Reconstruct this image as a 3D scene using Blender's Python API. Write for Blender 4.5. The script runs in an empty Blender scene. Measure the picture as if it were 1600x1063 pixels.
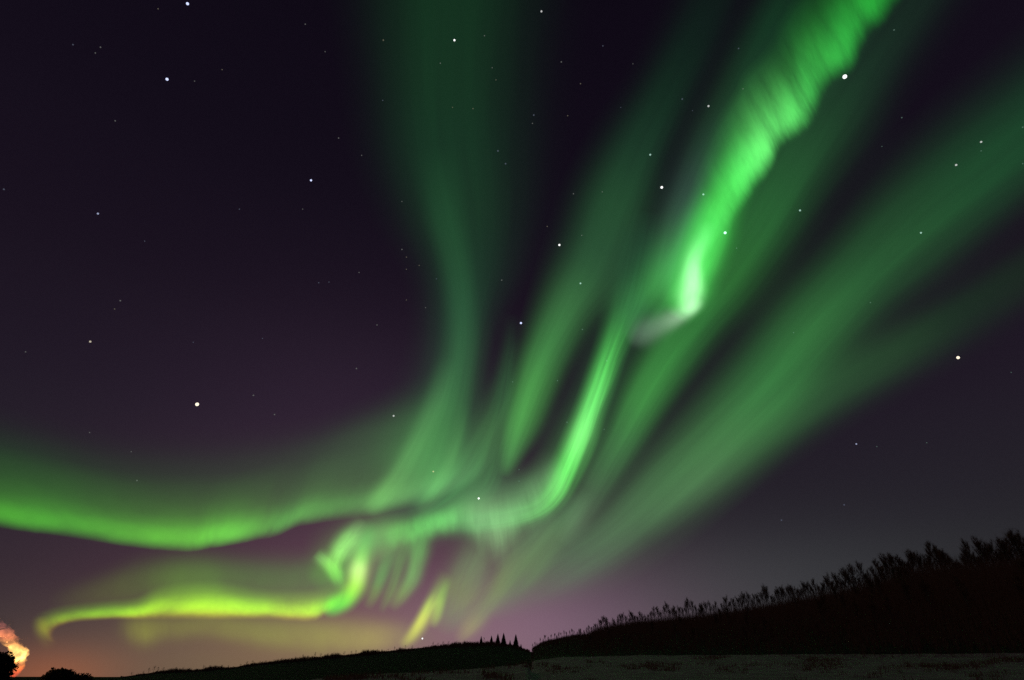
import bpy, bmesh, math, random
from mathutils import Vector, noise
R = math.radians
random.seed(11)
scene = bpy.context.scene
col = scene.collection

# ------------------------------------------------------------------ camera
W, H, FPX = 1600.0, 1063.0, 889.0            # photograph's frame, focal length in its pixels
HORIZON = 1056.0
EYE = 1.7
PITCH = math.atan((HORIZON - H / 2) / FPX)
cam_data = bpy.data.cameras.new("camera")
cam_data.sensor_width = 36.0
cam_data.lens = 36.0 * FPX / W
cam_data.clip_start = 0.1
cam_data.clip_end = 400000.0
cam = bpy.data.objects.new("camera", cam_data)
cam.location = (0, 0, EYE)
cam.rotation_euler = (R(90) + PITCH, 0, 0)
col.objects.link(cam)
scene.camera = cam

# ------------------------------------------------------------------ render settings
scene.view_settings.view_transform = 'Standard'
scene.view_settings.look = 'None'
scene.view_settings.gamma = 1.0
scene.view_settings.exposure = 0.0
scene.render.dither_intensity = 2.0
scene.render.engine = 'CYCLES'
scene.cycles.use_denoising = False
scene.cycles.transparent_max_bounces = 96
scene.cycles.max_bounces = 6
scene.cycles.diffuse_bounces = 2
scene.cycles.volume_bounces = 1
scene.cycles.sample_clamp_indirect = 2.0


def lin(c):
    return tuple(((v / 255) / 12.92 if v <= 10.3 else ((v / 255 + 0.055) / 1.055) ** 2.4) for v in c[:3])


def ray(x, y):
    u, v = (x - W / 2) / FPX, (H / 2 - y) / FPX
    c, s = math.cos(PITCH), math.sin(PITCH)
    return Vector((u, c - v * s, s + v * c)).normalized()


def at(x, y, rng):
    """World point seen at pixel x, y at ground range rng."""
    d = ray(x, y)
    return Vector((0, 0, EYE)) + d * (rng / math.hypot(d.x, d.y))


def azel(x, y):
    d = ray(x, y)
    return math.atan2(d.x, d.y), math.asin(d.z)


# ------------------------------------------------------------------ world: night sky
SKY = [(0, (40, 42, 42)), (2.9, (42, 43, 43)), (5.6, (41, 41, 43)), (10.8, (37, 35, 41)), (20, (32, 26, 37)),
       (30, (26, 19, 31)), (42, (20, 14, 26)), (62, (14, 9, 20)), (90, (10, 7, 16))]
# skyglow over far towns: compass direction (as a pixel), breadth and height in degrees, radiance
GLOWS = [(820, 1000, 13, 5, (0.1180, 0.0665, 0.1080)),
         (620, 960, 18, 9, (0.0902, 0.0373, 0.0503)),
         (300, 960, 24, 9, (0.0140, 0.0000, 0.0081)),
         (420, 1040, 16, 4, (0.1080, 0.0795, 0.0018)),
         (72, 1060, 4.5, 1.9, (0.17, 0.034, 0.0)),
         (200, 1050, 12, 4, (0.0000, 0.0000, 0.0184)),
         (1150, 930, 16, 5, (0.0190, 0.0214, 0.0229)),
         (560, 690, 19, 12, (0.0130, 0.0065, 0.0130))]
world = bpy.data.worlds.new("World")
scene.world = world
world.use_nodes = True
wt = world.node_tree
wt.nodes.clear()
wn, wl = wt.nodes.new, wt.links.new


def M(op, a, b=None, tree=wt):
    n = tree.nodes.new('ShaderNodeMath')
    n.operation = op
    for i, v in enumerate((a, b)):
        if v is None:
            continue
        if isinstance(v, (int, float)):
            n.inputs[i].default_value = v
        else:
            tree.links.new(v, n.inputs[i])
    return n.outputs[0]


wout = wn('ShaderNodeOutputWorld')
tc = wn('ShaderNodeTexCoord')
sep = wn('ShaderNodeSeparateXYZ')
wl(tc.outputs['Generated'], sep.inputs[0])
el = M('ARCSINE', sep.outputs[2])
az = M('ARCTAN2', sep.outputs[0], sep.outputs[1])
ramp = wn('ShaderNodeValToRGB')
ramp.color_ramp.interpolation = 'CARDINAL'
wl(M('DIVIDE', el, R(90)), ramp.inputs[0])
e = ramp.color_ramp.elements
e[0].position, e[1].position = 0.0, 1.0
e[0].color, e[1].color = lin(SKY[0][1]) + (1,), lin(SKY[-1][1]) + (1,)
for d, c in SKY[1:-1]:
    q = e.new(d / 90)
    q.color = lin(c) + (1,)
bg = wn('ShaderNodeBackground')
wl(ramp.outputs[0], bg.inputs[0])
total = bg.outputs[0]


for px, py, sa, se, c in GLOWS:
    a0, e0 = azel(px, py)
    p = M('POWER', M('ABSOLUTE', M('DIVIDE', M('SUBTRACT', az, a0), R(sa))), 2)
    q = M('POWER', M('DIVIDE', M('ABSOLUTE', M('SUBTRACT', el, e0)), R(se)), 2)
    g = M('POWER', 2.71828, M('MULTIPLY', M('ADD', p, q), -1))
    b = wn('ShaderNodeBackground')
    b.inputs[0].default_value = c + (1,)
    wl(g, b.inputs[1])
    add = wn('ShaderNodeAddShader')
    wl(total, add.inputs[0])
    wl(b.outputs[0], add.inputs[1])
    total = add.outputs[0]
sky = wn('ShaderNodeTexSky')                    # moonless night: the sun far below the horizon adds next to nothing
sky.sky_type = 'NISHITA'
sky.sun_disc = False
sky.sun_elevation = R(-8)
sky.sun_rotation = R(-40)
sb = wn('ShaderNodeBackground')
wl(sky.outputs[0], sb.inputs[0])
sb.inputs[1].default_value = 0.002
add = wn('ShaderNodeAddShader')
wl(total, add.inputs[0])
wl(sb.outputs[0], add.inputs[1])
wl(add.outputs[0], wout.inputs[0])

# faint warm fill added without a real source, offsets the aurora's green on snow
sun = bpy.data.lights.new("sun", 'SUN')
sun.energy = 0.045
sun.angle = R(10)
sun.color = (1.0, 0.5, 0.42)
so = bpy.data.objects.new("sun", sun)
so.rotation_euler = (R(62), 0, R(-50))
col.objects.link(so)


# ------------------------------------------------------------------ helpers
def tag(o, label=None, cat=None, group=None, kind=None):
    for k, v in (('label', label), ('category', cat), ('group', group), ('kind', kind)):
        if v:
            o[k] = v
    return o


def mesh_obj(name, verts, faces, material=None, parent=None, smooth=False):
    me = bpy.data.meshes.new(name)
    me.from_pydata([tuple(v) for v in verts], [], faces)
    if smooth:
        me.polygons.foreach_set('use_smooth', [True] * len(me.polygons))
    if material:
        me.materials.append(material)
    o = bpy.data.objects.new(name, me)
    col.objects.link(o)
    o.parent = parent
    return o


def empty(name, loc):
    o = bpy.data.objects.new(name, None)
    o.location = loc
    col.objects.link(o)
    return o


def copy_tree(src):
    c = src.copy()
    col.objects.link(c)
    for ch in src.children:
        d = ch.copy()
        d.parent = c
        col.objects.link(d)
    return c


def surface(name, c1, c2, scale, rough=0.9, bump=0.0, detail=6.0):
    m = bpy.data.materials.new(name)
    m.use_nodes = True
    t = m.node_tree
    p = t.nodes['Principled BSDF']
    p.inputs['Roughness'].default_value = rough
    if 'Specular IOR Level' in p.inputs:
        p.inputs['Specular IOR Level'].default_value = 0.15
    co = t.nodes.new('ShaderNodeTexCoord')
    nz = t.nodes.new('ShaderNodeTexNoise')
    nz.inputs['Scale'].default_value = scale
    nz.inputs['Detail'].default_value = detail
    t.links.new(co.outputs['Object'], nz.inputs['Vector'])
    r = t.nodes.new('ShaderNodeValToRGB')
    r.color_ramp.elements[0].position, r.color_ramp.elements[1].position = 0.38, 0.62
    r.color_ramp.elements[0].color, r.color_ramp.elements[1].color = c1 + (1,), c2 + (1,)
    t.links.new(nz.outputs[0], r.inputs[0])
    t.links.new(r.outputs[0], p.inputs['Base Color'])
    if bump:
        b = t.nodes.new('ShaderNodeBump')
        b.inputs['Strength'].default_value = bump
        b.inputs['Distance'].default_value = 0.3
        t.links.new(nz.outputs[0], b.inputs['Height'])
        t.links.new(b.outputs[0], p.inputs['Normal'])
    return m


M_SNOW = surface('snow', (0.36, 0.295, 0.29), (0.54, 0.46, 0.46), 0.5, 0.85, 0.5)
M_FLOOR = surface('woodland_floor', (0.03, 0.022, 0.018), (0.06, 0.045, 0.035), 0.7, 0.95, 0.4)
M_SCRUB = surface('scrub_land', (0.03, 0.025, 0.02), (0.055, 0.045, 0.035), 0.05, 0.95)
M_BARK = surface('bark', (0.10, 0.085, 0.07), (0.17, 0.15, 0.12), 3.0)
M_TWIG = surface('twig', (0.15, 0.1, 0.06), (0.22, 0.15, 0.095), 2.0)
M_NEEDLE = surface('needle', (0.03, 0.04, 0.025), (0.05, 0.06, 0.035), 2.0)
M_GRASS = surface('dry_grass', (0.2, 0.14, 0.08), (0.32, 0.24, 0.14), 4.0)


def interp(tab, x):
    if x <= tab[0][0]:
        return tab[0][1]
    for (a, p), (b, q) in zip(tab, tab[1:]):
        if x <= b:
            return p + (q - p) * (x - a) / (b - a)
    return tab[-1][1]


# ------------------------------------------------------------------ terrain
SNOW_Y = [(470, 1063), (600, 1053), (700, 1048), (800, 1040), (840, 1032), (880, 1028), (1000, 1025), (1300, 1026), (1700, 1029)]
LEFT_TOP = [(-200, 1056), (190, 1057), (205, 1053), (250, 1047), (300, 1045), (360, 1040), (400, 1034), (470, 1027), (560, 1018),
            (620, 1012), (700, 1004), (760, 1001), (800, 1004), (815, 1009), (826, 1013), (860, 1022), (960, 1040)]
RIGHT_TOP = [(824, 1018), (834, 1006), (852, 996), (880, 990), (920, 980), (940, 967), (1000, 956), (1100, 946), (1200, 929), (1300, 910),
             (1400, 884), (1450, 866), (1500, 858), (1600, 850), (1750, 838)]
RIGHT_TREE = [(824, 6), (900, 8), (940, 20), (1100, 24), (1300, 32), (1450, 46), (1700, 52)]   # pixels of tree above the hill's own edge
R_BASE = [(824, 125), (1000, 115), (1300, 105), (1700, 95)]


def column(x):
    """Radii and heights of the ground along the direction of pixel column x."""
    if x < 825:
        y5 = interp(LEFT_TOP, x) + (1 if x < 195 else 4)
        z5 = at(x, y5, 800).z
        if x < 440:
            k = [(0, 0), (25, -0.4), (60, -1.0), (150, -2.2), (500, -4.5), (800, z5), (1300, -6), (30000, -40)]
        else:
            zc = at(x, interp(SNOW_Y, x), 60).z
            k = [(0, 0), (25, zc * 0.3 - 0.25), (60, zc), (120, -1.5), (500, -4), (800, z5), (1300, -6), (30000, -40)]
    else:
        rb = interp(R_BASE, x)
        zb = at(x, interp(SNOW_Y, x), rb).z
        z5 = at(x, interp(RIGHT_TOP, x) + interp(RIGHT_TREE, x), rb + 90).z
        k = [(0, 0), (25, zb * 0.16 - 0.2), (rb, zb), (rb + 12, zb + 0.12 * (z5 - zb)), (rb + 45, zb + 0.56 * (z5 - zb)), (rb + 90, z5),
             (rb + 250, z5 * 0.6 - 2), (800, at(x, interp(LEFT_TOP, min(x, 960)) + 5, 800).z if x < 960 else z5 * .4), (30000, -40)]
    return k


PX = [-160 + 8 * i for i in range(250)]
COLS = [(math.atan2(ray(x, 1040).x, ray(x, 1040).y), column(x)) for x in PX]
AZ0, AZ1 = COLS[0][0], COLS[-1][0]


def ground_z(a, r):
    a = max(AZ0, min(AZ1, a))
    lo, hi = 0, len(COLS) - 1
    while hi - lo > 1:
        m = (lo + hi) // 2
        if COLS[m][0] <= a:
            lo = m
        else:
            hi = m
    t = (a - COLS[lo][0]) / (COLS[hi][0] - COLS[lo][0])
    z = interp(COLS[lo][1], r) * (1 - t) + interp(COLS[hi][1], r) * t
    if 3 < r < 600:
        amp = min(1.0, r / 40.0)
        p = Vector((math.sin(a) * r, math.cos(a) * r, 0))
        z += amp * (0.10 * noise.noise(p * 0.16) + 0.05 * noise.noise(p * 0.6))
    return z


def sector(name, material, a0, a1, na, radii):
    """A piece of the terrain: directions a0..a1, radii given per direction by radii(a)."""
    v, f = [], []
    nr = len(radii(a0))
    for i in range(na + 1):
        a = a0 + (a1 - a0) * i / na
        for r in radii(a):
            v.append((math.sin(a) * r, math.cos(a) * r, ground_z(a, r)))
    for i in range(na):
        for j in range(nr - 1):
            p = i * nr + j
            f.append((p, p + 1, p + nr + 1, p + nr))
    return tag(mesh_obj(name, v, f, material, smooth=True), kind='structure')


def steps(*pairs):
    out = []
    for a, b, n in pairs:
        out += [a + (b - a) * i / n for i in range(n)]
    return out + [pairs[-1][1]]


aS = azel(436, 1060)[0]                       # where the snow ends at the left
aR = azel(825, 1040)[0]                       # where the wooded hill at the right begins


def r_snow(a):
    if a < aR - 1e-9:
        return 124.0
    x = 825 + (1700 - 825) * (math.tan(a) - math.tan(aR)) / (math.tan(AZ1) - math.tan(aR))
    return interp(R_BASE, x) + 0.5


near = lambda a: steps((0.3, 12, 8), (12, min(r_snow(a), 62), 60), (min(r_snow(a), 62), r_snow(a), 40))
sector('ground', M_SNOW, aR, AZ1, 230, near)
near2 = lambda a: steps((0.3, 12, 8), (12, 66, 70), (66, 124, 40))
sector('ground', M_SNOW, aS, aR, 110, near2)
hillpath = lambda a: steps((r_snow(a), r_snow(a) + 60, 20), (r_snow(a) + 60, r_snow(a) + 110, 16), (r_snow(a) + 110, 600, 8), (600, 1000, 16), (1000, 30000, 14))
sector('hillside', M_FLOOR, aR, AZ1, 170, hillpath)
hillpath2 = lambda a: steps((124, 160, 8), (160, 600, 16), (600, 1000, 24), (1000, 30000, 16))
sector('hill', M_FLOOR, aS, aR, 140, hillpath2)
land = lambda a: steps((0.3, 60, 12), (60, 500, 24), (500, 1000, 20), (1000, 30000, 14))
sector('valley_land', M_SCRUB, R(-180), aS, 160, land)
sector('field', M_SNOW, AZ1, R(180), 60, lambda a: steps((0.3, 60, 12), (60, 500, 12), (500, 30000, 14)))

# dry grass poking through the snow
gv, gf = [], []
rng_ = random.Random(3)
for i in range(3600):
    x = random.uniform(500, 1660)
    y = interp(SNOW_Y, x) + 1.5 + abs(random.gauss(0, 1)) * 13
    a = azel(x, y)[0]
    r = None
    for k in range(90, 20, -1):               # where the line of sight meets the snow
        rr = k * r_snow(a) / 90
        if ground_z(a, rr) <= at(x, y, rr).z - 0.0:
            continue
        r = rr
    if r is None:
        r = r_snow(a) * random.uniform(0.7, 0.99)
    n = noise.noise(Vector((x * 0.012, y * 0.08, 3)))
    if n < rng_.uniform(-.05, .6):
        continue
    c = Vector((math.sin(a) * r, math.cos(a) * r, ground_z(a, r) - 0.02))
    for b in range(8):
        q = c + Vector((random.gauss(0, .25), random.gauss(0, .25), 0))
        h = random.uniform(0.12, 0.5)
        lean = Vector((random.gauss(0, .12), random.gauss(0, .12), h))
        w = Vector((0.028, 0.006, 0))
        i0 = len(gv)
        gv += [q - w, q + w, q + lean]
        gf.append((i0, i0 + 1, i0 + 2))
tag(mesh_obj('grass', gv, gf, M_GRASS), 'dry brown grass poking through the snow below the hill', 'grass', kind='stuff')


# ------------------------------------------------------------------ trees
def tube(v, f, pts, rads, n=5):
    base = len(v)
    for k, (p, r) in enumerate(zip(pts, rads)):
        d = (pts[min(k + 1, len(pts) - 1)] - pts[max(k - 1, 0)]).normalized()
        s = d.cross(Vector((0.31, 0.95, 0.1))).normalized()
        t = d.cross(s)
        for i in range(n):
            g = 2 * math.pi * i / n
            v.append(p + (s * math.cos(g) + t * math.sin(g)) * r)
    for k in range(len(pts) - 1):
        for i in range(n):
            a, b = base + k * n + i, base + k * n + (i + 1) % n
            f.append((a, b, b + n, a + n))
    f.append(tuple(base + i for i in range(n))[::-1])
    f.append(tuple(base + (len(pts) - 1) * n + i for i in range(n)))


def bare_tree(height, spread, rng, twigs):
    """Leafless aspen: trunk with limbs, and a crown of fine upright twigs."""
    root = empty('bare_tree', (0, 0, 0))
    tv, tf, cv, cf = [], [], [], []
    pts = [Vector((0, 0, -0.4))]
    for k in range(1, 8):
        pts.append(Vector((rng.gauss(0, .09) * k * .35, rng.gauss(0, .09) * k * .35, height * 0.94 * k / 7)))
    r0 = height * 0.013
    tube(tv, tf, pts, [r0 * (1.15 - k / 7) + 0.012 for k in range(8)], 6)
    nodes = []
    for k in range(int(rng.uniform(13, 18))):
        t = rng.uniform(0.28, 0.96)
        i = min(6, int(t * 7))
        p = pts[i].lerp(pts[i + 1], t * 7 - i)
        g = rng.uniform(0, 2 * math.pi)
        ln = spread * (1.25 - t) * rng.uniform(0.7, 1.2)
        out = Vector((math.cos(g), math.sin(g), 0))
        q = p + out * ln * 0.5 + Vector((0, 0, ln * rng.uniform(.5, .9)))
        s = q + out * ln * 0.35 + Vector((0, 0, ln * rng.uniform(.7, 1.1)))
        tube(tv, tf, [p, q, s], [r0 * .42 * (1.2 - t), r0 * .26 * (1.2 - t) + .006, .008], 4)
        nodes += [(p.lerp(q, .6), .7), (q, 1.0), (q.lerp(s, .5), 1.0), (s, .8)]
    nodes += [(pts[6], .7), (pts[7], .6), (pts[7], .6)]
    for k in range(twigs):
        p, sc = rng.choice(nodes)
        g = rng.uniform(0, 2 * math.pi)
        ln = height * rng.uniform(.05, .16) * sc
        d = Vector((math.cos(g) * rng.uniform(.15, .7), math.sin(g) * rng.uniform(.15, .7), rng.uniform(.5, 1.3))).normalized()
        b = p + d * ln
        side = d.cross(Vector((rng.gauss(0, 1), rng.gauss(0, 1), .2))).normalized()
        sd2 = d.cross(side)
        w = rng.uniform(.004, .009)
        i0 = len(cv)
        cv += [p + side * w, p - side * w * .5 + sd2 * w, p - side * w * .5 - sd2 * w, b]
        cf += [(i0, i0 + 1, i0 + 3), (i0 + 1, i0 + 2, i0 + 3), (i0 + 2, i0, i0 + 3)]
        for m in range(3):                      # side shoots
            pp = p.lerp(b, rng.uniform(.2, .9))
            dd = (d + Vector((rng.gauss(0, .5), rng.gauss(0, .5), rng.gauss(.1, .3)))).normalized()
            bb = pp + dd * ln * rng.uniform(.3, .6)
            i0 = len(cv)
            cv += [pp + side * w * .7, pp - side * w * .35 + sd2 * w * .7, pp - side * w * .35 - sd2 * w * .7, bb]
            cf += [(i0, i0 + 1, i0 + 3), (i0 + 1, i0 + 2, i0 + 3), (i0 + 2, i0, i0 + 3)]
    mesh_obj('trunk', tv, tf, M_BARK, root, smooth=True)
    mesh_obj('crown', cv, cf, M_TWIG, root)
    return root


def spruce(height, rng):
    root = empty('spruce_tree', (0, 0, 0))
    tv, tf, cv, cf = [], [], [], []
    tube(tv, tf, [Vector((0, 0, -.4)), Vector((0, 0, height * .5)), Vector((0, 0, height))], [height * .016, height * .01, .01], 6)
    n = 900
    for k in range(n):
        t = 0.06 + 0.94 * (k / n) ** 1.05
        g = k * 2.39996 + rng.gauss(0, .3)
        ln = height * .24 * (1 - t) ** .85 * rng.uniform(.65, 1.15) + .08
        p = Vector((0, 0, height * t))
        out = Vector((math.cos(g), math.sin(g), 0))
        tip = p + out * ln + Vector((0, 0, -ln * rng.uniform(.2, .5)))
        s = Vector((-out.y, out.x, 0)) * ln * .22
        mid = p.lerp(tip, .55)
        dz = Vector((0, 0, -ln * .13))
        i0 = len(cv)
        cv += [p, mid + s + dz, tip, mid - s + dz, mid + Vector((0, 0, .05))]
        cf += [(i0, i0 + 1, i0 + 4), (i0 + 1, i0 + 2, i0 + 4), (i0 + 2, i0 + 3, i0 + 4), (i0 + 3, i0, i0 + 4)]
    mesh_obj('trunk', tv, tf, M_BARK, root, smooth=True)
    mesh_obj('crown', cv, cf, M_NEEDLE, root)
    return root


rng = random.Random(5)
protos = [bare_tree(h, s, rng, t) for h, s, t in ((8.0, 1.7, 1500), (8.0, 2.1, 1700), (8.0, 1.4, 1300), (8.0, 2.5, 1800))]
used = set()


def place(k, a, r, h, label, group, cat='tree', pool=protos):
    src = pool[k]
    o = src if (id(pool), k) not in used else copy_tree(src)
    used.add((id(pool), k))
    o.location = (math.sin(a) * r, math.cos(a) * r, ground_z(a, r))
    o.rotation_euler = (rng.gauss(0, .03), rng.gauss(0, .03), rng.uniform(0, 6.28))
    s = h / 8.0
    o.scale = (s * rng.uniform(.85, 1.2), s * rng.uniform(.85, 1.2), s)
    tag(o, label, cat, group)
    return o


G_HILL = 'bare trees along the hilltop at right'
L_HILL = 'bare dark aspen among the trees lining the top of the right hill'
x = 828.0
while x < 1690:                                # trees along the skyline of the right hill
    rb = interp(R_BASE, x) + 90 + rng.uniform(-9, 7)
    a = azel(x, interp(RIGHT_TOP, x))[0]
    mpp = rb * 0.00092
    top = interp(RIGHT_TREE, x) * mpp
    big = 1.0 + 0.34 * noise.noise(Vector((x * .022, 1.7, 0))) + .3 * noise.noise(Vector((x * .07, 4.1, 0)))
    h = max(1.2, top * rng.uniform(.6, 1.12) * big + 0.5)
    place(rng.randrange(4), a, rb, h, L_HILL, G_HILL)
    x += rng.uniform(2.5, 5.5) if x < 1200 else rng.uniform(3, 5.5)
for k in range(50):                            # trees on the slope below them
    x = rng.uniform(860, 1690)
    a = azel(x, interp(RIGHT_TOP, x))[0]
    r = interp(R_BASE, x) + rng.uniform(8, 78)
    h = interp(RIGHT_TREE, x) * r * .00092 * rng.uniform(.7, 1.05) + .8
    place(rng.randrange(4), a, r, h, 'bare dark aspen standing on the dark slope of the right hill', 'bare trees on the slope of the right hill')

uv_, uf_ = [], []
for k in range(34000):                         # brush between the trees: thin upright stems all over the hill
    x = rng.uniform(830, 1700)
    a = azel(x, 1000)[0]
    t = rng.random() ** .55
    r = interp(R_BASE, x) - 5 * max(0, noise.noise(Vector((x * .03, 8, 0))) + .2) - 1 + 95 * t
    h = interp(RIGHT_TREE, x) * r * .00092 * (.35 + .62 * rng.random() ** 1.2)
    b = Vector((math.sin(a) * r, math.cos(a) * r, ground_z(a, r) - .1))
    for q in range(3):
        tip = b + Vector((rng.gauss(0, .16) * h, rng.gauss(0, .16) * h, h * rng.uniform(.6, 1)))
        w = Vector((math.cos(a), -math.sin(a), 0)) * rng.uniform(.010, .024)
        d = Vector((math.sin(a), math.cos(a), 0)) * .02
        i0 = len(uv_)
        uv_ += [b - w, b + w, b + d, tip]
        uf_ += [(i0, i0 + 1, i0 + 3), (i0 + 1, i0 + 2, i0 + 3), (i0 + 2, i0, i0 + 3)]
for k in range(9000):
    x = rng.uniform(200, 828)
    a = azel(x, 1020)[0]
    r = rng.uniform(770, 806)
    h = rng.uniform(.8, 3.6) * min(1, max(.35, (x - 190) / 60)) * (1 + 1.1 * noise.noise(Vector((x * .035, 5.5, 0))) + .5 * noise.noise(Vector((x * .12, 2.5, 0))))
    if h < .3:
        continue
    b = Vector((math.sin(a) * r, math.cos(a) * r, ground_z(a, r) - .1))
    for q in range(3):
        tip = b + Vector((rng.gauss(0, .2) * h, rng.gauss(0, .2) * h, h * rng.uniform(.6, 1)))
        w = Vector((math.cos(a), -math.sin(a), 0)) * rng.uniform(.08, .2)
        d = Vector((math.sin(a), math.cos(a), 0)) * .1
        i0 = len(uv_)
        uv_ += [b - w, b + w, b + d, tip]
        uf_ += [(i0, i0 + 1, i0 + 3), (i0 + 1, i0 + 2, i0 + 3), (i0 + 2, i0, i0 + 3)]
tag(mesh_obj('undergrowth', uv_, uf_, M_TWIG), 'dense dark brush and saplings covering both hills', 'brush', kind='stuff')

# the far ridge at the left
far = [bare_tree(8.0, s, rng, t) for s, t in ((2.3, 560), (2.7, 700), (2.0, 460))]
for o in far:
    o.name = 'ridge_tree'
x = 206.0
while x < 758:
    a = azel(x, interp(LEFT_TOP, x))[0]
    h = rng.uniform(2.5, 4.6) * (1 + .8 * noise.noise(Vector((x * .045, 3.3, 7))))
    place(rng.randrange(3), a, 800 + rng.uniform(-20, 5), h, 'tiny bare tree along the top of the long far ridge', 'bare trees along the far ridge', pool=far).scale.xy = (.9, .9)
    x += rng.uniform(6, 12)

sp = [spruce(8.0, rng)]
for x, y, rr, lab in ((752, 994, 799, 'low pointed spruce at the ridge end, leftmost of the spruces'),
                      (768, 993, 800, 'slim spruce left of the two tallest spruces on the ridge end'),
                      (778, 990, 798, 'left one of the two tall spruces side by side at the ridge end'),
                      (787, 989, 797, 'right one of the two tall spruces side by side at the ridge end'),
                      (797, 1000, 799, 'short spruce filling the dip between taller spruces on the ridge end'),
                      (806, 991, 796, 'lone pointed spruce just left of the pink gap between the hills'),
                      (814, 1006, 799, 'low bushy spruce in the gap between the two hills')):
    a = azel(x, y)[0]
    h = at(x, y, rr).z - ground_z(a, rr)
    o = place(0, a, rr, h, lab, 'spruces at the end of the far ridge', pool=sp)
    o.rotation_euler.x = o.rotation_euler.y = 0
    o.scale = (h / 8 * 1.4, h / 8 * 1.4, h / 8)


def bush_crown(w, h, n, rng, cl=.5):
    v, f = [], []
    for k in range(n):
        g = rng.uniform(0, 6.283)
        cz = rng.uniform(-.9, 1)
        rad = (rng.random() ** .4) * (1 + .22 * noise.noise(Vector((math.cos(g) * 2, math.sin(g) * 2, cz * 3))))
        s = math.sqrt(1 - cz * cz)
        p = Vector((math.cos(g) * s * rad * w / 2, math.sin(g) * s * rad * w / 2, h * .55 + cz * rad * h * .46))
        d = Vector((rng.gauss(0, 1), rng.gauss(0, 1), rng.gauss(.4, 1))).normalized() * cl * rng.uniform(.5, 1.2)
        e2 = Vector((rng.gauss(0, 1), rng.gauss(0, 1), rng.gauss(0, 1))).normalized() * cl * .4
        i0 = len(v)
        v += [p, p + d * .5 + e2, p + d, p + d * .5 - e2]
        f.append((i0, i0 + 1, i0 + 2, i0 + 3))
    return v, f


def round_tree(name, x, ybase, ytop, wpx, rr, label, cat, n=3000):
    a = azel(x, ytop)[0]
    z0 = ground_z(a, rr)
    h = at(x, ytop, rr).z - z0
    w = wpx * rr * .00105
    o = empty(name, (math.sin(a) * rr, math.cos(a) * rr, z0))
    tv, tf = [], []
    tube(tv, tf, [Vector((0, 0, -.3)), Vector((.1, 0, h * .4)), Vector((0, .1, h * .85))], [h * .03, h * .02, .04], 6)
    for k in range(6):
        g = k * 1.05
        tube(tv, tf, [Vector((0, 0, h * (.2 + .08 * k))), Vector((math.cos(g) * w * .3, math.sin(g) * w * .3, h * (.4 + .08 * k)))], [h * .012, .02], 4)
    mesh_obj('trunk', tv, tf, M_BARK, o, smooth=True)
    v, f = bush_crown(w, h, n, rng, max(.35, w * .1))
    mesh_obj('crown', v, f, M_NEEDLE, o)
    tag(o, label, cat)
    return o


round_tree('dark_tree', 2, 1060, 1022, 36, 300, 'dark rounded tree silhouetted in front of the orange fire plume', 'tree', 5000)
round_tree('low_bush', 96, 1060, 1047, 34, 420, 'low dark mound shaped bush on the horizon right of the fire plume', 'bush', 3000)
round_tree('low_bush', 131, 1060, 1054, 22, 520, 'smallest dark bush on the horizon, left of the ridge foot', 'bush', 1500)

# ------------------------------------------------------------------ fire plume at the left edge


def plume(name, spine, rr, mat_, parent, n=20, amp=.35, freq=.35):
    """Closed lumpy column through pixels (x, y, half-width) at range rr."""
    v, f = [], []
    o0 = parent.location
    ds = []
    for k in range(len(spine) - 1):
        for s in range(5):
            t = s / 5
            ds.append(tuple(a + (b - a) * t for a, b in zip(spine[k], spine[k + 1])))
    ds.append(spine[-1])
    for k, (x, y, w) in enumerate(ds):
        c = at(x, y, rr) - o0
        rad = w * rr * .00105
        for i in range(n):
            g = 2 * math.pi * i / n
            p = c + Vector((math.cos(g), math.sin(g), .15 * math.cos(2 * g))) * rad
            q = noise.turbulence_vector(p * freq, 3, False)
            v.append(p + q * rad * amp)
    m = len(ds)
    for k in range(m - 1):
        for i in range(n):
            a, b = k * n + i, k * n + (i + 1) % n
            f.append((a, b, b + n, a + n))
    f.append(tuple(range(n))[::-1])
    f.append(tuple((m - 1) * n + i for i in range(n)))
    return mesh_obj(name, v, f, mat_, parent, smooth=True)


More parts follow.
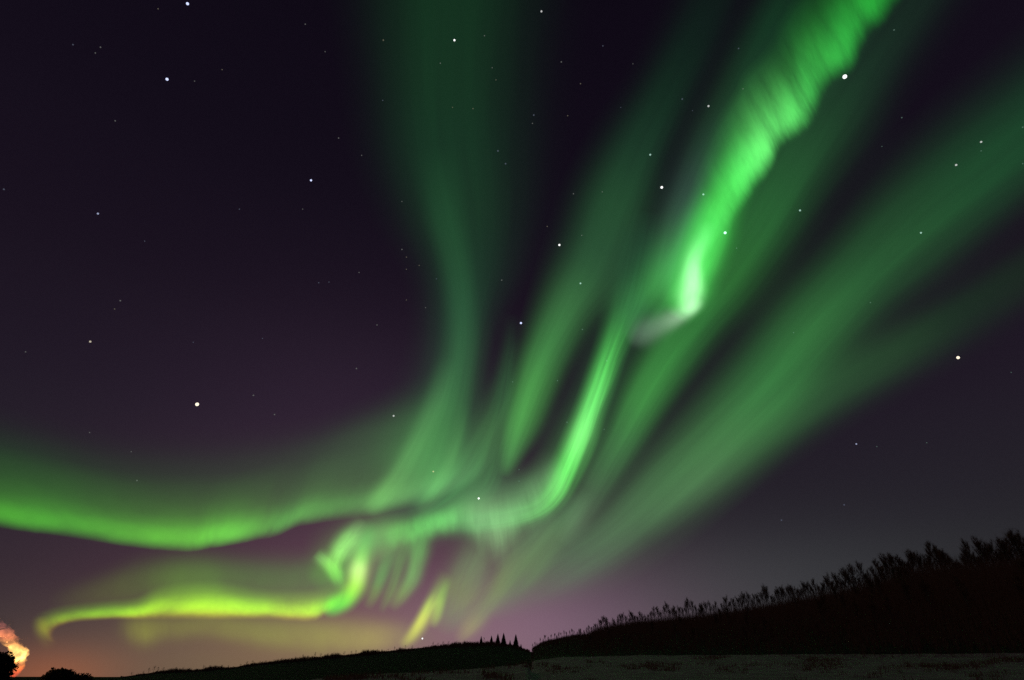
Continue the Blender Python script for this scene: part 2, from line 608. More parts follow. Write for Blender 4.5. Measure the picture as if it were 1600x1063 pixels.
def volume_mat(name, density, scatter, nscale, flame_smoke_glow=None):
    """Smoke (density, scatter) or burning gas (flame: height and strength, red at its foot, yellow above, then firelight on smoke painted as glow)."""
    m = bpy.data.materials.new(name)
    m.use_nodes = True
    t = m.node_tree
    t.nodes.clear()
    out = t.nodes.new('ShaderNodeOutputMaterial')
    pv = t.nodes.new('ShaderNodeVolumePrincipled')
    pv.inputs['Color'].default_value = scatter + (1,)
    co = t.nodes.new('ShaderNodeTexCoord')
    nz = t.nodes.new('ShaderNodeTexNoise')
    nz.inputs['Scale'].default_value = nscale
    nz.inputs['Detail'].default_value = 3
    t.links.new(co.outputs['Object'], nz.inputs['Vector'])
    mr = t.nodes.new('ShaderNodeMapRange')
    mr.inputs['From Min'].default_value, mr.inputs['From Max'].default_value = .38, .62
    t.links.new(nz.outputs[0], mr.inputs['Value'])
    k = M('ADD', M('MULTIPLY', mr.outputs[0], .85, t), .15, t)
    t.links.new(M('MULTIPLY', k, density, t), pv.inputs['Density'])
    if flame_smoke_glow:
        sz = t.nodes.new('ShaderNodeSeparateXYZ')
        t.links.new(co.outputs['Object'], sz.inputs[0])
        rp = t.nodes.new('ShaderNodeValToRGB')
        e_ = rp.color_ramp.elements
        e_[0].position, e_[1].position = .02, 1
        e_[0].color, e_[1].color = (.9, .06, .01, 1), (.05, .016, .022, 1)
        for pos, c in ((.12, (1, .22, .03)), (.24, (1, .6, .16)), (.38, (1, .48, .12)), (.5, (.62, .17, .06)), (.66, (.17, .045, .035))):  # upper dim pinkish stops paint the fire's light on the smoke as emission
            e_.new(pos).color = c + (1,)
        t.links.new(M('DIVIDE', sz.outputs[2], flame_smoke_glow[0], t), rp.inputs[0])
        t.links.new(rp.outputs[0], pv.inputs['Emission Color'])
        t.links.new(M('MULTIPLY', k, flame_smoke_glow[1], t), pv.inputs['Emission Strength'])
    t.links.new(pv.outputs[0], out.inputs['Volume'])
    return m


FR = 420
fire = empty('fire_plume', at(24, 1056, FR))
tag(fire, 'orange fire with pinkish lit smoke rising at the horizon behind a dark tree', 'fire')
plume('flame_smoke_glow', [(20, 1058, 3), (22, 1052, 5), (26, 1045, 6), (29, 1037, 7), (29, 1029, 8), (28, 1022, 8.5), (24, 1014, 9), (19, 1006, 8), (13, 998, 9), (7, 990, 9), (2, 981, 8), (-4, 972, 6)],
      FR, volume_mat('flame_smoke_glow', .006, (.1, .05, .04), .3, (33.0, .34)), fire, amp=.45, freq=.4)
plume('flame_smoke_glow', [(31, 1034, 5), (35, 1026, 6), (38, 1021, 5), (42, 1017.5, 2.5), (46, 1015, .8)], FR - 1, volume_mat('flame_smoke_glow', .004, (.1, .05, .02), .3, (33.0, .4)), fire, amp=.4, freq=.3)
plume('smoke', [(27, 1014, 9), (20, 1007, 13), (13, 999, 12), (6, 990, 12), (0, 980, 11), (-8, 968, 8)],
      FR + 6, volume_mat('smoke', .03, (.8, .7, .68), .25), fire, amp=.75, freq=.18)

# ------------------------------------------------------------------ aurora
# Curtains hang about 10 km up and stand up to 15 km (a tenth of nature's size); each is a closed shell of glowing gas.


def sky_bg(x, y):
    """Radiance of the night sky behind pixel x, y."""
    a, d = (math.degrees(v) for v in azel(x, y))
    out = list(lin(tuple(interp([(p, c[i]) for p, c in SKY], d) for i in range(3))))
    for px, py, sa, se, c in GLOWS:
        a0, e0 = (math.degrees(v) for v in azel(px, py))
        g = math.exp(-((a - a0) / sa) ** 2 - ((d - e0) / se) ** 2)
        for i in range(3):
            out[i] += g * c[i]
    return out


def catmull(p, t):
    n = len(p) - 1
    s = min(max(t, 0), 1) * n
    i = min(int(s), n - 1)
    f = s - i
    a, b, c, d = p[max(i - 1, 0)], p[i], p[i + 1], p[min(i + 2, n)]
    return tuple(.5 * (2 * q + (r - o) * f + (2 * o - 5 * q + 4 * r - s_) * f * f + (3 * q - o - 3 * r + s_) * f ** 3)
                 for o, q, r, s_ in zip(a, b, c, d))


def glow_mat(name, ucols, prof, rays, raymix, along, seed):
    m = bpy.data.materials.new(name)
    m.use_nodes = True
    t = m.node_tree
    t.nodes.clear()
    L = t.links.new
    out = t.nodes.new('ShaderNodeOutputMaterial')
    uv = t.nodes.new('ShaderNodeUVMap')
    uv.uv_map = 'UVMap'
    sp_ = t.nodes.new('ShaderNodeSeparateXYZ')
    L(uv.outputs[0], sp_.inputs[0])
    ru = t.nodes.new('ShaderNodeValToRGB')
    rv = t.nodes.new('ShaderNodeValToRGB')
    for rp, stops, ip in ((ru, ucols, 'LINEAR'), (rv, prof, 'B_SPLINE')):
        rp.color_ramp.interpolation = ip
        el_ = rp.color_ramp.elements
        el_[0].position, el_[1].position = stops[0][0], stops[-1][0]
        el_[0].color, el_[1].color = stops[0][1] + (1,), stops[-1][1] + (1,)
        for pos, c in stops[1:-1]:
            q = el_.new(pos)
            q.color = c + (1,)
    # soft ray structure of the gas itself
    cb = t.nodes.new('ShaderNodeCombineXYZ')
    hi, lo = rays
    L(M('MULTIPLY', sp_.outputs[0], lo if along else hi, t), cb.inputs[0])
    L(M('MULTIPLY', sp_.outputs[1], hi if along else lo, t), cb.inputs[1])
    cb.inputs[2].default_value = seed * 7.31
    nz = t.nodes.new('ShaderNodeTexNoise')
    nz.inputs['Scale'].default_value = 1.0
    nz.inputs['Detail'].default_value = 4
    nz.inputs['Roughness'].default_value = .58
    L(cb.outputs[0], nz.inputs['Vector'])
    mr = t.nodes.new('ShaderNodeMapRange')
    mr.inputs['From Min'].default_value, mr.inputs['From Max'].default_value = .25, .75
    mr.inputs['To Min'].default_value, mr.inputs['To Max'].default_value = 1 - raymix, 1 + raymix
    L(nz.outputs[0], mr.inputs['Value'])
    L(sp_.outputs[0], ru.inputs[0])
    # the edge itself wavers a little with the rays
    wob = M('MULTIPLY', M('SUBTRACT', nz.outputs[0], .5, t), .2 * raymix, t)
    L(M('ADD', sp_.outputs[1], wob, t), rv.inputs[0])
    mul = t.nodes.new('ShaderNodeMix')
    mul.data_type, mul.blend_type = 'RGBA', 'MULTIPLY'
    mul.inputs[0].default_value = 1
    L(ru.outputs[0], mul.inputs[6])
    L(rv.outputs[0], mul.inputs[7])
    em = t.nodes.new('ShaderNodeEmission')
    L(mul.outputs[2], em.inputs[0])
    L(M('MULTIPLY', mr.outputs[0], .5, t), em.inputs[1])      # front and back of the shell share the light
    tr = t.nodes.new('ShaderNodeBsdfTransparent')
    ad = t.nodes.new('ShaderNodeAddShader')
    L(em.outputs[0], ad.inputs[0])
    L(tr.outputs[0], ad.inputs[1])
    L(ad.outputs[0], out.inputs[0])
    return m


n_aur = 0
G = lambda *vals: [(p, (v, v, v)) for p, v in vals]
SHARP = G((0, 0), (.03, 0), (.1, .62), (.17, 1), (.26, .84), (.35, .5), (.47, .25), (.63, .12), (.82, .04), (.95, 0), (1, 0))


def gauss(n=21, k=2.2):
    """Bell that is half as bright at 1 / k of the way from its middle to its edge."""
    out = []
    for i in range(n):
        p = i / (n - 1)
        s = abs(p - .5) * 2 * k
        out.append((p, max(0.0, math.exp(-.6931 * s ** 2.4)) if 0 < i < n - 1 else 0.0))
    return G(*out)


BELL = gauss()


def aurora(label, stations, prof=SHARP, rays=(12, 1.0), raymix=.2, along=False, gain=1.0, nu=140, nv=24, group=None):
    """stations: (x_low, y_low, x_high, y_high, (r, g, b) seen at the brightest), end to end along the curtain;
    a station may give its middle line as a third point."""
    global n_aur
    n_aur += 1
    pts, cols = [], []
    for s in stations:
        if len(s) == 5:
            s = (s[0], s[1], (s[0] + s[2]) / 2, (s[1] + s[3]) / 2, s[2], s[3], s[4])
        pts.append(s[:6])
        if s[6] is None:
            cols.append((0, 0, 0))
            continue
        b = sky_bg(s[2], s[3])
        cols.append(tuple(max(0, p - q) * gain for p, q in zip(lin(s[6]), b)))
    ucols = []
    for k in range(31):
        t = k / 30
        ucols.append((t, tuple(max(0, c) for c in catmull(cols, t))))
    m = glow_mat('aurora_glow', ucols, prof, rays, raymix, along, n_aur)
    alt0, alt1 = 9500 * (1 + .013 * n_aur), 13500 * (1 + .013 * n_aur)
    v, f, uvs = [], [], []
    for layer in (0, 1):
        for i in range(nu + 1):
            q = catmull(pts, i / nu)
            for j in range(nv + 1):
                w = j / nv
                if w < .5:
                    d = ray(q[0] + (q[2] - q[0]) * 2 * w, q[1] + (q[3] - q[1]) * 2 * w)
                else:
                    d = ray(q[2] + (q[4] - q[2]) * (2 * w - 1), q[3] + (q[5] - q[3]) * (2 * w - 1))
                alt = alt0 + (alt1 - alt0) * w
                r = 1 / math.sqrt((max(d.z, 0.0) / alt) ** 2 + (1 / 95000) ** 2)
                v.append(d * r * (1 + .02 * layer))
                uvs.append((i / nu, w))
    n1 = (nu + 1) * (nv + 1)
    I = lambda i, j, l: l * n1 + i * (nv + 1) + j
    for i in range(nu):
        for j in range(nv):
            f.append((I(i, j, 0), I(i, j + 1, 0), I(i + 1, j + 1, 0), I(i + 1, j, 0)))
            f.append((I(i, j, 1), I(i + 1, j, 1), I(i + 1, j + 1, 1), I(i, j + 1, 1)))
        for j in (0, nv):
            f.append((I(i, j, 0), I(i + 1, j, 0), I(i + 1, j, 1), I(i, j, 1)))
    for j in range(nv):
        for i in (0, nu):
            f.append((I(i, j, 0), I(i, j, 1), I(i, j + 1, 1), I(i, j + 1, 0)))
    o = mesh_obj('aurora_band', v, f, m, smooth=True)
    ul = o.data.uv_layers.new(name='UVMap')
    flat = []
    for lp in o.data.loops:
        flat += uvs[lp.vertex_index]
    ul.data.foreach_set('uv', flat)
    tag(o, label, 'aurora', group)
    return o


def streak(label, pts, prof=BELL, k=2.2, **kw):
    """pts: (x, y, half width right, half width left, colour), the widths where it is half as bright; right = lower side."""
    st = []
    n = len(pts)
    for i, (x, y, wr, wl_, c) in enumerate(pts):
        a, b = pts[max(i - 1, 0)], pts[min(i + 1, n - 1)]
        dx, dy = b[0] - a[0], b[1] - a[1]
        q = math.hypot(dx, dy)
        nx, ny = -dy / q, dx / q                # to the right of travel up the picture
        st.append((x + nx * wr * k, y + ny * wr * k, x, y, x - nx * wl_ * k, y - ny * wl_ * k, c))
    kw.setdefault('along', True)
    kw.setdefault('rays', (6, 1.0))
    kw.setdefault('raymix', .2)
    return aurora(label, st, prof, **kw)


# the long arc low at the left
aurora('long low green arc sweeping from the left edge to the tall column', [
    (-60, 819, -80, 680, (70, 150, 50)), (0, 828, -8, 690, (78, 165, 55)), (100, 842, 95, 712, (84, 174, 60)), (200, 857, 205, 735, (96, 186, 64)),
    (290, 864, 310, 738, (102, 188, 68)), (335, 858, 360, 735, (110, 208, 76)), (400, 847, 435, 720, (98, 172, 76)), (432, 841, 475, 715, (92, 158, 78)), (464, 827, 515, 700, (96, 162, 82)),
    (520, 818, 578, 690, (90, 148, 80)), (590, 807, 660, 665, (96, 152, 88)), (650, 793, 730, 640, (84, 122, 80)), (700, 778, 785, 630, (74, 98, 74)),
    (740, 762, 840, 620, None)], rays=(9, 1.2), raymix=.32)
aurora('faint wide green glow standing above the long left arc', [
    (-80, 818, -80, 610, (40, 54, 42)), (40, 826, 40, 640, (42, 57, 44)), (180, 848, 190, 670, (50, 58, 49)), (320, 848, 340, 670, (56, 60, 54)), (440, 822, 480, 650, (60, 66, 58)),
    (540, 796, 590, 610, (64, 82, 63)), (620, 780, 680, 580, (62, 86, 62)), (700, 762, 760, 570, None)], prof=BELL, rays=(6, 1), raymix=.15)
# the tall column
streak('tall wide dim green column rising to the top edge left of centre', [
    (676, 790, 50, 70, None), (684, 740, 46, 66, (60, 86, 62)), (702, 660, 34, 56, (50, 78, 58)), (717, 580, 26, 44, (44, 70, 54)), (722, 500, 36, 40, (36, 62, 48)),
    (724, 420, 58, 46, (30, 57, 42)), (712, 330, 78, 60, (28, 57, 39)), (695, 230, 92, 70, (25, 55, 37)),
    (690, 120, 98, 75, (23, 53, 34)), (694, 0, 104, 86, (21, 51, 32)), (698, -80, 108, 90, (19, 48, 30))], rays=(5, .8), raymix=.3, gain=.85)
streak('brighter slender core ray within the tall column', [
    (677, 230, 28, 22, None), (690, 330, 28, 20, (31, 62, 42)), (706, 400, 26, 18, (38, 74, 48)), (717, 470, 24, 17, (46, 86, 57)), (718, 540, 25, 18, (54, 98, 63)),
    (704, 610, 28, 22, (62, 112, 68)), (686, 670, 30, 26, (70, 122, 72)), (664, 730, 34, 30, (80, 132, 80)), (632, 785, 30, 30, None)][::-1], rays=(5, .8), raymix=.25, gain=.55)
streak('thin pale ray slanting from the tall column down to the long arc', [
    (570, 800, 12, 12, None), (596, 775, 15, 13, (106, 156, 92)), (626, 735, 15, 13, (92, 134, 84)), (656, 680, 14, 13, (74, 106, 72)), (684, 620, 14, 14, (62, 88, 64)), (702, 560, 14, 14, None)], raymix=.2, gain=.6)
streak('dim grey green ray between the tall column and the second blade', [
    (738, 795, 16, 26, None), (752, 745, 26, 30, (62, 86, 64)), (771, 680, 20, 22, (56, 84, 58)), (787, 620, 12, 16, (46, 70, 52)), (795, 560, 8, 12, (38, 54, 44)), (803, 490, 8, 12, None)], rays=(5, .8), raymix=.4)
streak('dim green haze filling the space at the foot of the tall column', [
    (640, 810, 26, 24, None), (690, 780, 40, 36, (70, 96, 70)), (738, 735, 40, 38, (66, 92, 66)), (772, 670, 30, 32, (54, 74, 56)), (800, 600, 22, 24, (42, 56, 46)), (820, 530, 18, 18, None)], rays=(9, 1.2), raymix=.5)
streak('fine thin wisp rising out of the dark line above the curved arc', [
    (652, 800, 6, 6, None), (676, 772, 9, 9, (92, 128, 84)), (700, 730, 9, 8, (80, 116, 76)), (716, 684, 8, 8, (64, 94, 64)), (728, 630, 8, 8, None)], raymix=.2, gain=.6)
# second blade
streak('narrow green blade ending in a point left of the bright streak', [
    (789, 746, 6, 8, None), (796, 716, 12, 10, (72, 122, 72)), (811, 660, 22, 15, (78, 150, 76)), (833, 600, 24, 20, (74, 146, 74)), (857, 545, 25, 26, (66, 130, 70)),
    (892, 480, 28, 34, (58, 110, 64)), (932, 410, 44, 42, (44, 84, 54)), (968, 320, 38, 45, (37, 75, 48)), (1004, 235, 30, 42, (28, 57, 40)), (1044, 150, 30, 36, (21, 43, 32)),
    (1090, 60, 30, 38, (17, 32, 27)), (1125, -20, 30, 38, (15, 26, 24))], rays=(4, 1.2), raymix=.2)
# bright central streak
streak('bright green streak at centre leaning right above the curved arc', [
    (700, 822, 12, 14, None), (752, 818, 14, 18, (78, 108, 78)), (803, 810, 13, 17, (82, 124, 80)), (843, 796, 12, 16, (90, 156, 86)), (869, 770, 12, 16, (98, 196, 92)), (888, 730, 13, 15, (110, 234, 106)), (907, 682, 14, 14, (132, 252, 128)), (922, 640, 13, 13, (114, 232, 114)),
    (939, 590, 14, 13, (92, 204, 94)), (954, 548, 14, 14, (72, 166, 76)), (972, 502, 16, 18, (54, 120, 62)), (990, 455, 18, 24, (40, 84, 52)), (1005, 390, 16, 24, (30, 56, 42)), (1016, 330, 16, 20, None)],
    rays=(7, 3.0), raymix=.35)
streak('faint soft sheath of light around the bright central streak', [
    (860, 800, 18, 26, None), (884, 740, 26, 34, (70, 112, 70)), (906, 684, 28, 32, (66, 116, 68)), (930, 620, 26, 28, (56, 100, 62)), (952, 556, 26, 28, (46, 84, 54)), (976, 495, 26, 28, (38, 66, 46)), (1000, 430, 22, 24, None)], raymix=.3, gain=.6)
# curved arc under it running left
aurora('pale green curved arc joining the bright streak to the curl', [
    (905, 770, 862, 690, None), (886, 800, 842, 704, (78, 98, 76)), (852, 830, 818, 726, (90, 122, 86)), (818, 860, 796, 738, (100, 134, 94)), (786, 892, 772, 744, (116, 150, 106)), (758, 876, 746, 750, (114, 146, 104)),
    (730, 852, 720, 762, (102, 142, 94)), (696, 846, 690, 782, (104, 168, 96)), (660, 856, 656, 792, (106, 176, 96)), (628, 866, 624, 800, (102, 160, 90)), (596, 880, 592, 800, (92, 114, 82)), (556, 892, 550, 800, (90, 100, 80)), (520, 905, 512, 820, None)],
    prof=BELL, rays=(14, .8), raymix=.4, gain=1.2)
streak('faint haze filling the space between the long arc and the curved arc', [
    (560, 850, 22, 22, None), (620, 815, 32, 30, (74, 84, 72)), (700, 795, 34, 28, (74, 86, 72)), (780, 780, 34, 28, (70, 84, 70)), (850, 755, 26, 24, (62, 76, 62)), (890, 720, 20, 20, None)], raymix=.2)
# the brightest streak: blade with white tip, then the curtain above it
streak('brightest green blade with a white lower tip right of centre', [
    (1056, 498, 12, 14, None), (1069, 477, 18, 20, (74, 176, 80)), (1079, 454, 21, 23, (86, 216, 94)), (1086, 428, 22, 23, (84, 222, 94)), (1095, 400, 24, 24, (80, 222, 90)), (1108, 360, 25, 25, (72, 214, 82)),
    (1122, 325, 23, 24, (64, 192, 72)), (1142, 288, 21, 26, (50, 150, 60)), (1164, 250, 20, 24, (40, 110, 50)), (1186, 212, 18, 20, None)], rays=(4, 3), raymix=.18)
aurora('bright green ragged curtain rising from the white tipped blade to the upper edge', [
    (1122, 410, 1060, 330, None), (1144, 366, 1080, 262, (58, 140, 68)), (1164, 330, 1102, 214, (74, 196, 84)), (1184, 298, 1122, 174, (86, 216, 96)), (1210, 267, 1146, 134, (102, 232, 110)),
    (1222, 236, 1160, 108, (94, 214, 102)), (1250, 216, 1182, 84, (88, 206, 96)), (1275, 192, 1202, 58, (72, 186, 82)), (1284, 170, 1214, 30, (62, 176, 74)), (1304, 136, 1236, -6, (56, 174, 68)), (1338, 110, 1262, -40, (48, 166, 62)),
    (1360, 66, 1288, -90, (42, 160, 56)), (1398, 24, 1320, -140, (34, 148, 48)), (1442, -45, 1366, -210, (28, 130, 44))],
    prof=G((0, 0), (.05, .02), (.12, .4), (.2, .9), (.28, 1), (.38, .86), (.52, .5), (.68, .22), (.85, .06), (.96, 0), (1, 0)), rays=(17, 1.2), raymix=.42)
streak('white hot core of the brightest blade, narrowest at its top', [
    (1068, 492, 8, 8, None), (1077, 474, 13, 14, (150, 190, 150)), (1082, 452, 12, 14, (172, 206, 172)), (1084, 428, 10, 13, (162, 204, 164)), (1087, 404, 9, 12, (130, 180, 134)), (1098, 376, 10, 12, (84, 130, 92)), (1112, 345, 9, 10, None)], rays=(3, 3), raymix=.15)
streak('greyish soft glow along the left side of the brightest blade', [
    (1030, 470, 20, 20, None), (1042, 420, 22, 24, (50, 100, 62)), (1058, 360, 22, 26, (50, 82, 62)), (1082, 300, 22, 28, (48, 74, 62)), (1110, 235, 24, 30, (38, 66, 50)), (1150, 160, 26, 32, (30, 60, 40)), (1190, 85, 28, 34, (24, 54, 36)), (1230, 10, 28, 34, (20, 48, 32)), (1270, -60, 28, 34, None)], raymix=.15)
streak('grey pale tail curving left from the white tip of the brightest blade', [
    (980, 536, 8, 10, None), (1003, 524, 14, 17, (76, 84, 80)), (1033, 509, 12, 14, (96, 108, 98)), (1060, 496, 9, 12, (126, 140, 126)), (1082, 483, 7, 10, (128, 150, 128)), (1097, 467, 5, 8, None)],
    rays=(3, 2), raymix=.1)
streak('soft green haze filling the corner left of the white tip', [
    (985, 540, 20, 20, None), (1005, 495, 30, 26, (46, 92, 56)), (1034, 455, 34, 30, (58, 134, 66)), (1062, 405, 32, 30, (52, 120, 62)), (1088, 350, 28, 28, (40, 80, 52)), (1110, 300, 24, 24, None)], raymix=.2)
# broad dimmer band to its right
streak('broad soft green band running close along the right of the brightest streak', [
    (878, 852, 12, 12, None), (905, 805, 15, 15, (80, 95, 77)), (937, 750, 18, 17, (70, 105, 71)), (970, 690, 21, 20, (68, 124, 71)), (1005, 625, 24, 26, (66, 140, 69)), (1046, 560, 27, 32, (58, 130, 63)), (1088, 500, 30, 38, (51, 116, 57)),
    (1140, 430, 36, 46, (46, 105, 51)), (1195, 345, 40, 52, (42, 97, 51)), (1245, 260, 44, 54, (37, 81, 47)), (1298, 170, 52, 54, (31, 62, 41)), (1352, 85, 50, 54, (27, 49, 37)), (1410, 0, 50, 54, (24, 41, 33)), (1460, -70, 50, 54, (21, 35, 31))],
    rays=(5, 2), raymix=.2)
# wide band to the right edge
streak('wide soft green band running from the ridge to the right edge', [
    (768, 962, 14, 14, None), (830, 918, 26, 24, (100, 99, 91)), (892, 875, 36, 32, (90, 109, 87)), (958, 828, 40, 32, (82, 111, 81)), (1040, 754, 46, 40, (72, 113, 73)), (1124, 674, 48, 44, (64, 113, 67)),
    (1200, 598, 47, 48, (56, 116, 63)), (1268, 520, 46, 53, (52, 109, 59)), (1346, 436, 46, 52, (44, 93, 53)), (1428, 360, 52, 60, (39, 83, 49)), (1524, 282, 52, 66, (33, 76, 46)), (1622, 205, 52, 68, (29, 68, 43)), (1700, 140, 52, 68, (26, 62, 41))],
    rays=(5.5, 2.2), raymix=.26, gain=.88)
streak('dimmest green band below the wide band fading towards the right edge', [
    (1005, 835, 20, 20, None), (1095, 758, 28, 24, (58, 76, 59)), (1185, 678, 34, 28, (50, 80, 53)), (1292, 608, 34, 30, (44, 74, 49)), (1398, 550, 34, 32, (38, 63, 43)), (1500, 494, 34, 34, (30, 46, 36)), (1600, 432, 34, 34, (26, 39, 33)), (1700, 370, 34, 34, (23, 35, 31))],
    rays=(3, 2), raymix=.15)
# yellow arc at the lower left
YC = [(0, (0, 0, 0)), (.04, (.02, .01, 0)), (.12, (.42, .18, .3)), (.2, (.9, .66, .8)), (.29, (1, 1, 1)), (.4, (.86, .96, .9)), (.52, (.5, .6, .5)), (.66, (.2, .26, .22)), (.82, (.06, .08, .07)), (.94, (0, 0, 0)), (1, (0, 0, 0))]
aurora('yellow green low arc with an orange underside at the lower left', [
    (92, 1008, 44, 992, None), (84, 994, 46, 970, (118, 108, 36)), (92, 982, 62, 953, (132, 144, 40)), (118, 974, 104, 942, (134, 166, 46)), (172, 970, 168, 935, (142, 186, 52)), (215, 970, 212, 930, (164, 210, 58)), (255, 971, 254, 911, (180, 230, 62)), (330, 970, 330, 903, (188, 244, 64)),
    (400, 970, 402, 915, (180, 234, 74)), (445, 972, 450, 918, (190, 234, 74)), (482, 973, 492, 915, (188, 238, 74)), (506, 966, 524, 907, (150, 214, 68)), (530, 952, 546, 894, None)],
    prof=YC, rays=(9, 1.1), raymix=.42)
aurora('soft green halo spreading above the yellow arc', [
    (80, 975, 70, 915, None), (150, 970, 150, 885, (84, 80, 52)), (220, 970, 220, 855, (88, 94, 54)), (300, 968, 300, 845, (96, 120, 58)), (380, 968, 385, 850, (94, 112, 62)), (460, 965, 478, 850, (98, 112, 68)), (520, 945, 548, 845, (96, 112, 70)), (560, 920, 592, 840, None)],
    prof=BELL, rays=(6, .8), raymix=.2)
streak('thin faded end of the yellow arc hooking down towards the horizon', [
    (64, 962, 8, 6, None), (66, 980, 9, 8, (118, 112, 40)), (72, 998, 9, 8, (108, 88, 44)), (83, 1015, 9, 8, (108, 74, 50)), (98, 1032, 8, 8, None)], rays=(3, 1), raymix=.1)
aurora('faint yellow haze hanging below the yellow arc over the far ridge', [
    (150, 1015, 150, 950, None), (185, 1016, 185, 945, (95, 79, 52)), (222, 1026, 222, 945, (129, 125, 56)), (265, 1016, 265, 945, (119, 111, 58)), (330, 1014, 330, 940, (127, 121, 70)), (420, 1032, 420, 942, (135, 127, 74)), (510, 1044, 510, 945, (151, 141, 84)), (590, 1040, 590, 950, (161, 145, 92)), (650, 1026, 660, 960, (133, 109, 80)), (700, 1015, 710, 970, None)],
    prof=BELL, rays=(8, .8), raymix=.3)
# the curl
streak('bright yellow white hook curling down beside the yellow arc', [
    (504, 958, 6, 7, None), (520, 950, 9, 11, (96, 205, 64)), (540, 938, 10, 12, (136, 236, 80)), (554, 916, 12, 11, (178, 244, 98)), (560, 892, 12, 11, (205, 246, 140)), (564, 870, 12, 10, (140, 196, 105)), (572, 845, 11, 10, (88, 120, 80)), (584, 815, 10, 10, None)],
    rays=(3, 1.5), raymix=.15)
streak('knotted green wisp above the hook, slanting down to the left', [
    (534, 922, 7, 7, None), (527, 902, 9, 8, (114, 146, 90)), (523, 882, 10, 10, (130, 184, 98)), (531, 863, 11, 12, (138, 196, 108)), (544, 845, 11, 12, (132, 188, 106)), (557, 828, 10, 10, (106, 128, 90)), (570, 812, 9, 9, None)], rays=(4, 3), raymix=.35)
streak('small pale corner of light at the left of the knotted wisp', [
    (534, 914, 6, 6, None), (524, 898, 8, 8, (118, 152, 90)), (513, 883, 8, 8, (128, 170, 98)), (503, 873, 8, 8, (124, 160, 100)), (492, 864, 8, 8, None)], raymix=.2)
streak('pale haze around the knotted wisp and the hook', [
    (485, 915, 16, 16, None), (515, 890, 30, 30, (102, 112, 80)), (556, 866, 34, 34, (114, 130, 92)), (606, 842, 30, 30, (108, 118, 88)), (650, 826, 20, 20, None)], raymix=.2)
# hanging rays
streak('first short pale ray hanging beside the hook', [
    (572, 952, 6, 6, None), (585, 928, 8, 8, (122, 134, 91)), (594, 905, 9, 8, (110, 146, 93)), (605, 878, 10, 9, (96, 118, 85)), (622, 848, 9, 9, None)], rays=(3, 1), raymix=.15)
streak('second longer pale ray hanging below the curved arc', [
    (610, 954, 6, 6, None), (627, 930, 9, 9, (128, 142, 97)), (642, 905, 11, 10, (122, 156, 101)), (649, 880, 12, 10, (114, 154, 97)), (655, 855, 13, 12, (104, 148, 91)), (664, 822, 12, 12, None)], rays=(3, 1), raymix=.2)
streak('thin faint wisp hanging between the two short pale rays', [
    (594, 958, 5, 5, None), (606, 932, 7, 6, (120, 124, 91)), (617, 904, 7, 6, (112, 128, 91)), (627, 874, 7, 7, (100, 116, 85)), (640, 842, 7, 7, None)], raymix=.2)
streak('wide pale veil over the ridge under the curved arc', [
    (640, 975, 22, 22, None), (690, 948, 34, 32, (132, 114, 97)), (740, 915, 38, 36, (124, 114, 97)), (790, 878, 36, 34, (112, 108, 91)), (840, 836, 30, 28, (94, 96, 81)), (880, 795, 22, 22, None)], rays=(12, 1.5), raymix=.5, gain=.22)
# streaks over the ridge
streak('short bright yellow streak touching the far ridge', [
    (626, 1012, 6, 6, None), (643, 994, 8, 7, (182, 176, 92)), (657, 972, 9, 7, (208, 214, 108)), (670, 948, 9, 7, (186, 206, 108)), (683, 926, 9, 8, (138, 146, 100)), (700, 894, 10, 10, None)], rays=(3, 1), raymix=.2)
streak('tiny bright yellow ray just right of the streak touching the ridge', [
    (675, 982, 4, 4, None), (681, 966, 6, 6, (156, 158, 100)), (687, 946, 6, 6, (154, 168, 104)), (692, 928, 6, 6, (128, 138, 98)), (700, 902, 6, 6, None)], raymix=.1)
streak('broad dim grey green ray above the yellow streaks over the ridge', [
    (686, 990, 12, 12, None), (702, 962, 20, 19, (128, 122, 94)), (717, 930, 25, 22, (126, 130, 100)), (731, 895, 27, 22, (114, 122, 98)), (746, 862, 25, 22, (100, 106, 88)), (758, 826, 20, 18, None)], rays=(4, 1), raymix=.3)
streak('long thin pale ray slanting down to the spruces', [
    (712, 1004, 7, 7, None), (732, 982, 11, 11, (150, 136, 98)), (756, 954, 12, 12, (132, 128, 96)), (780, 920, 13, 13, (120, 124, 98)), (800, 884, 15, 15, (104, 114, 90)), (826, 850, 16, 16, (88, 102, 82)), (860, 812, 16, 16, (74, 90, 72)), (900, 768, 14, 14, None)], rays=(4, 1.5), raymix=.25)
streak('faint ray falling between the long thin ray and the wide band', [
    (770, 966, 10, 10, None), (798, 927, 15, 15, (106, 106, 90)), (829, 887, 18, 18, (100, 112, 88)), (860, 845, 18, 18, (88, 106, 80)), (890, 808, 16, 16, (74, 96, 72)), (918, 766, 12, 12, None)], rays=(4, 1.5), raymix=.25)

# ------------------------------------------------------------------ stars


def star_mat(name, c, k):
    m = bpy.data.materials.new(name)
    m.use_nodes = True
    m.cycles.emission_sampling = 'NONE'
    t = m.node_tree
    t.nodes.clear()
    o = t.nodes.new('ShaderNodeOutputMaterial')
    e_ = t.nodes.new('ShaderNodeEmission')
    e_.inputs[0].default_value = c + (1,)
    e_.inputs[1].default_value = k
    t.links.new(e_.outputs[0], o.inputs[0])
    return m


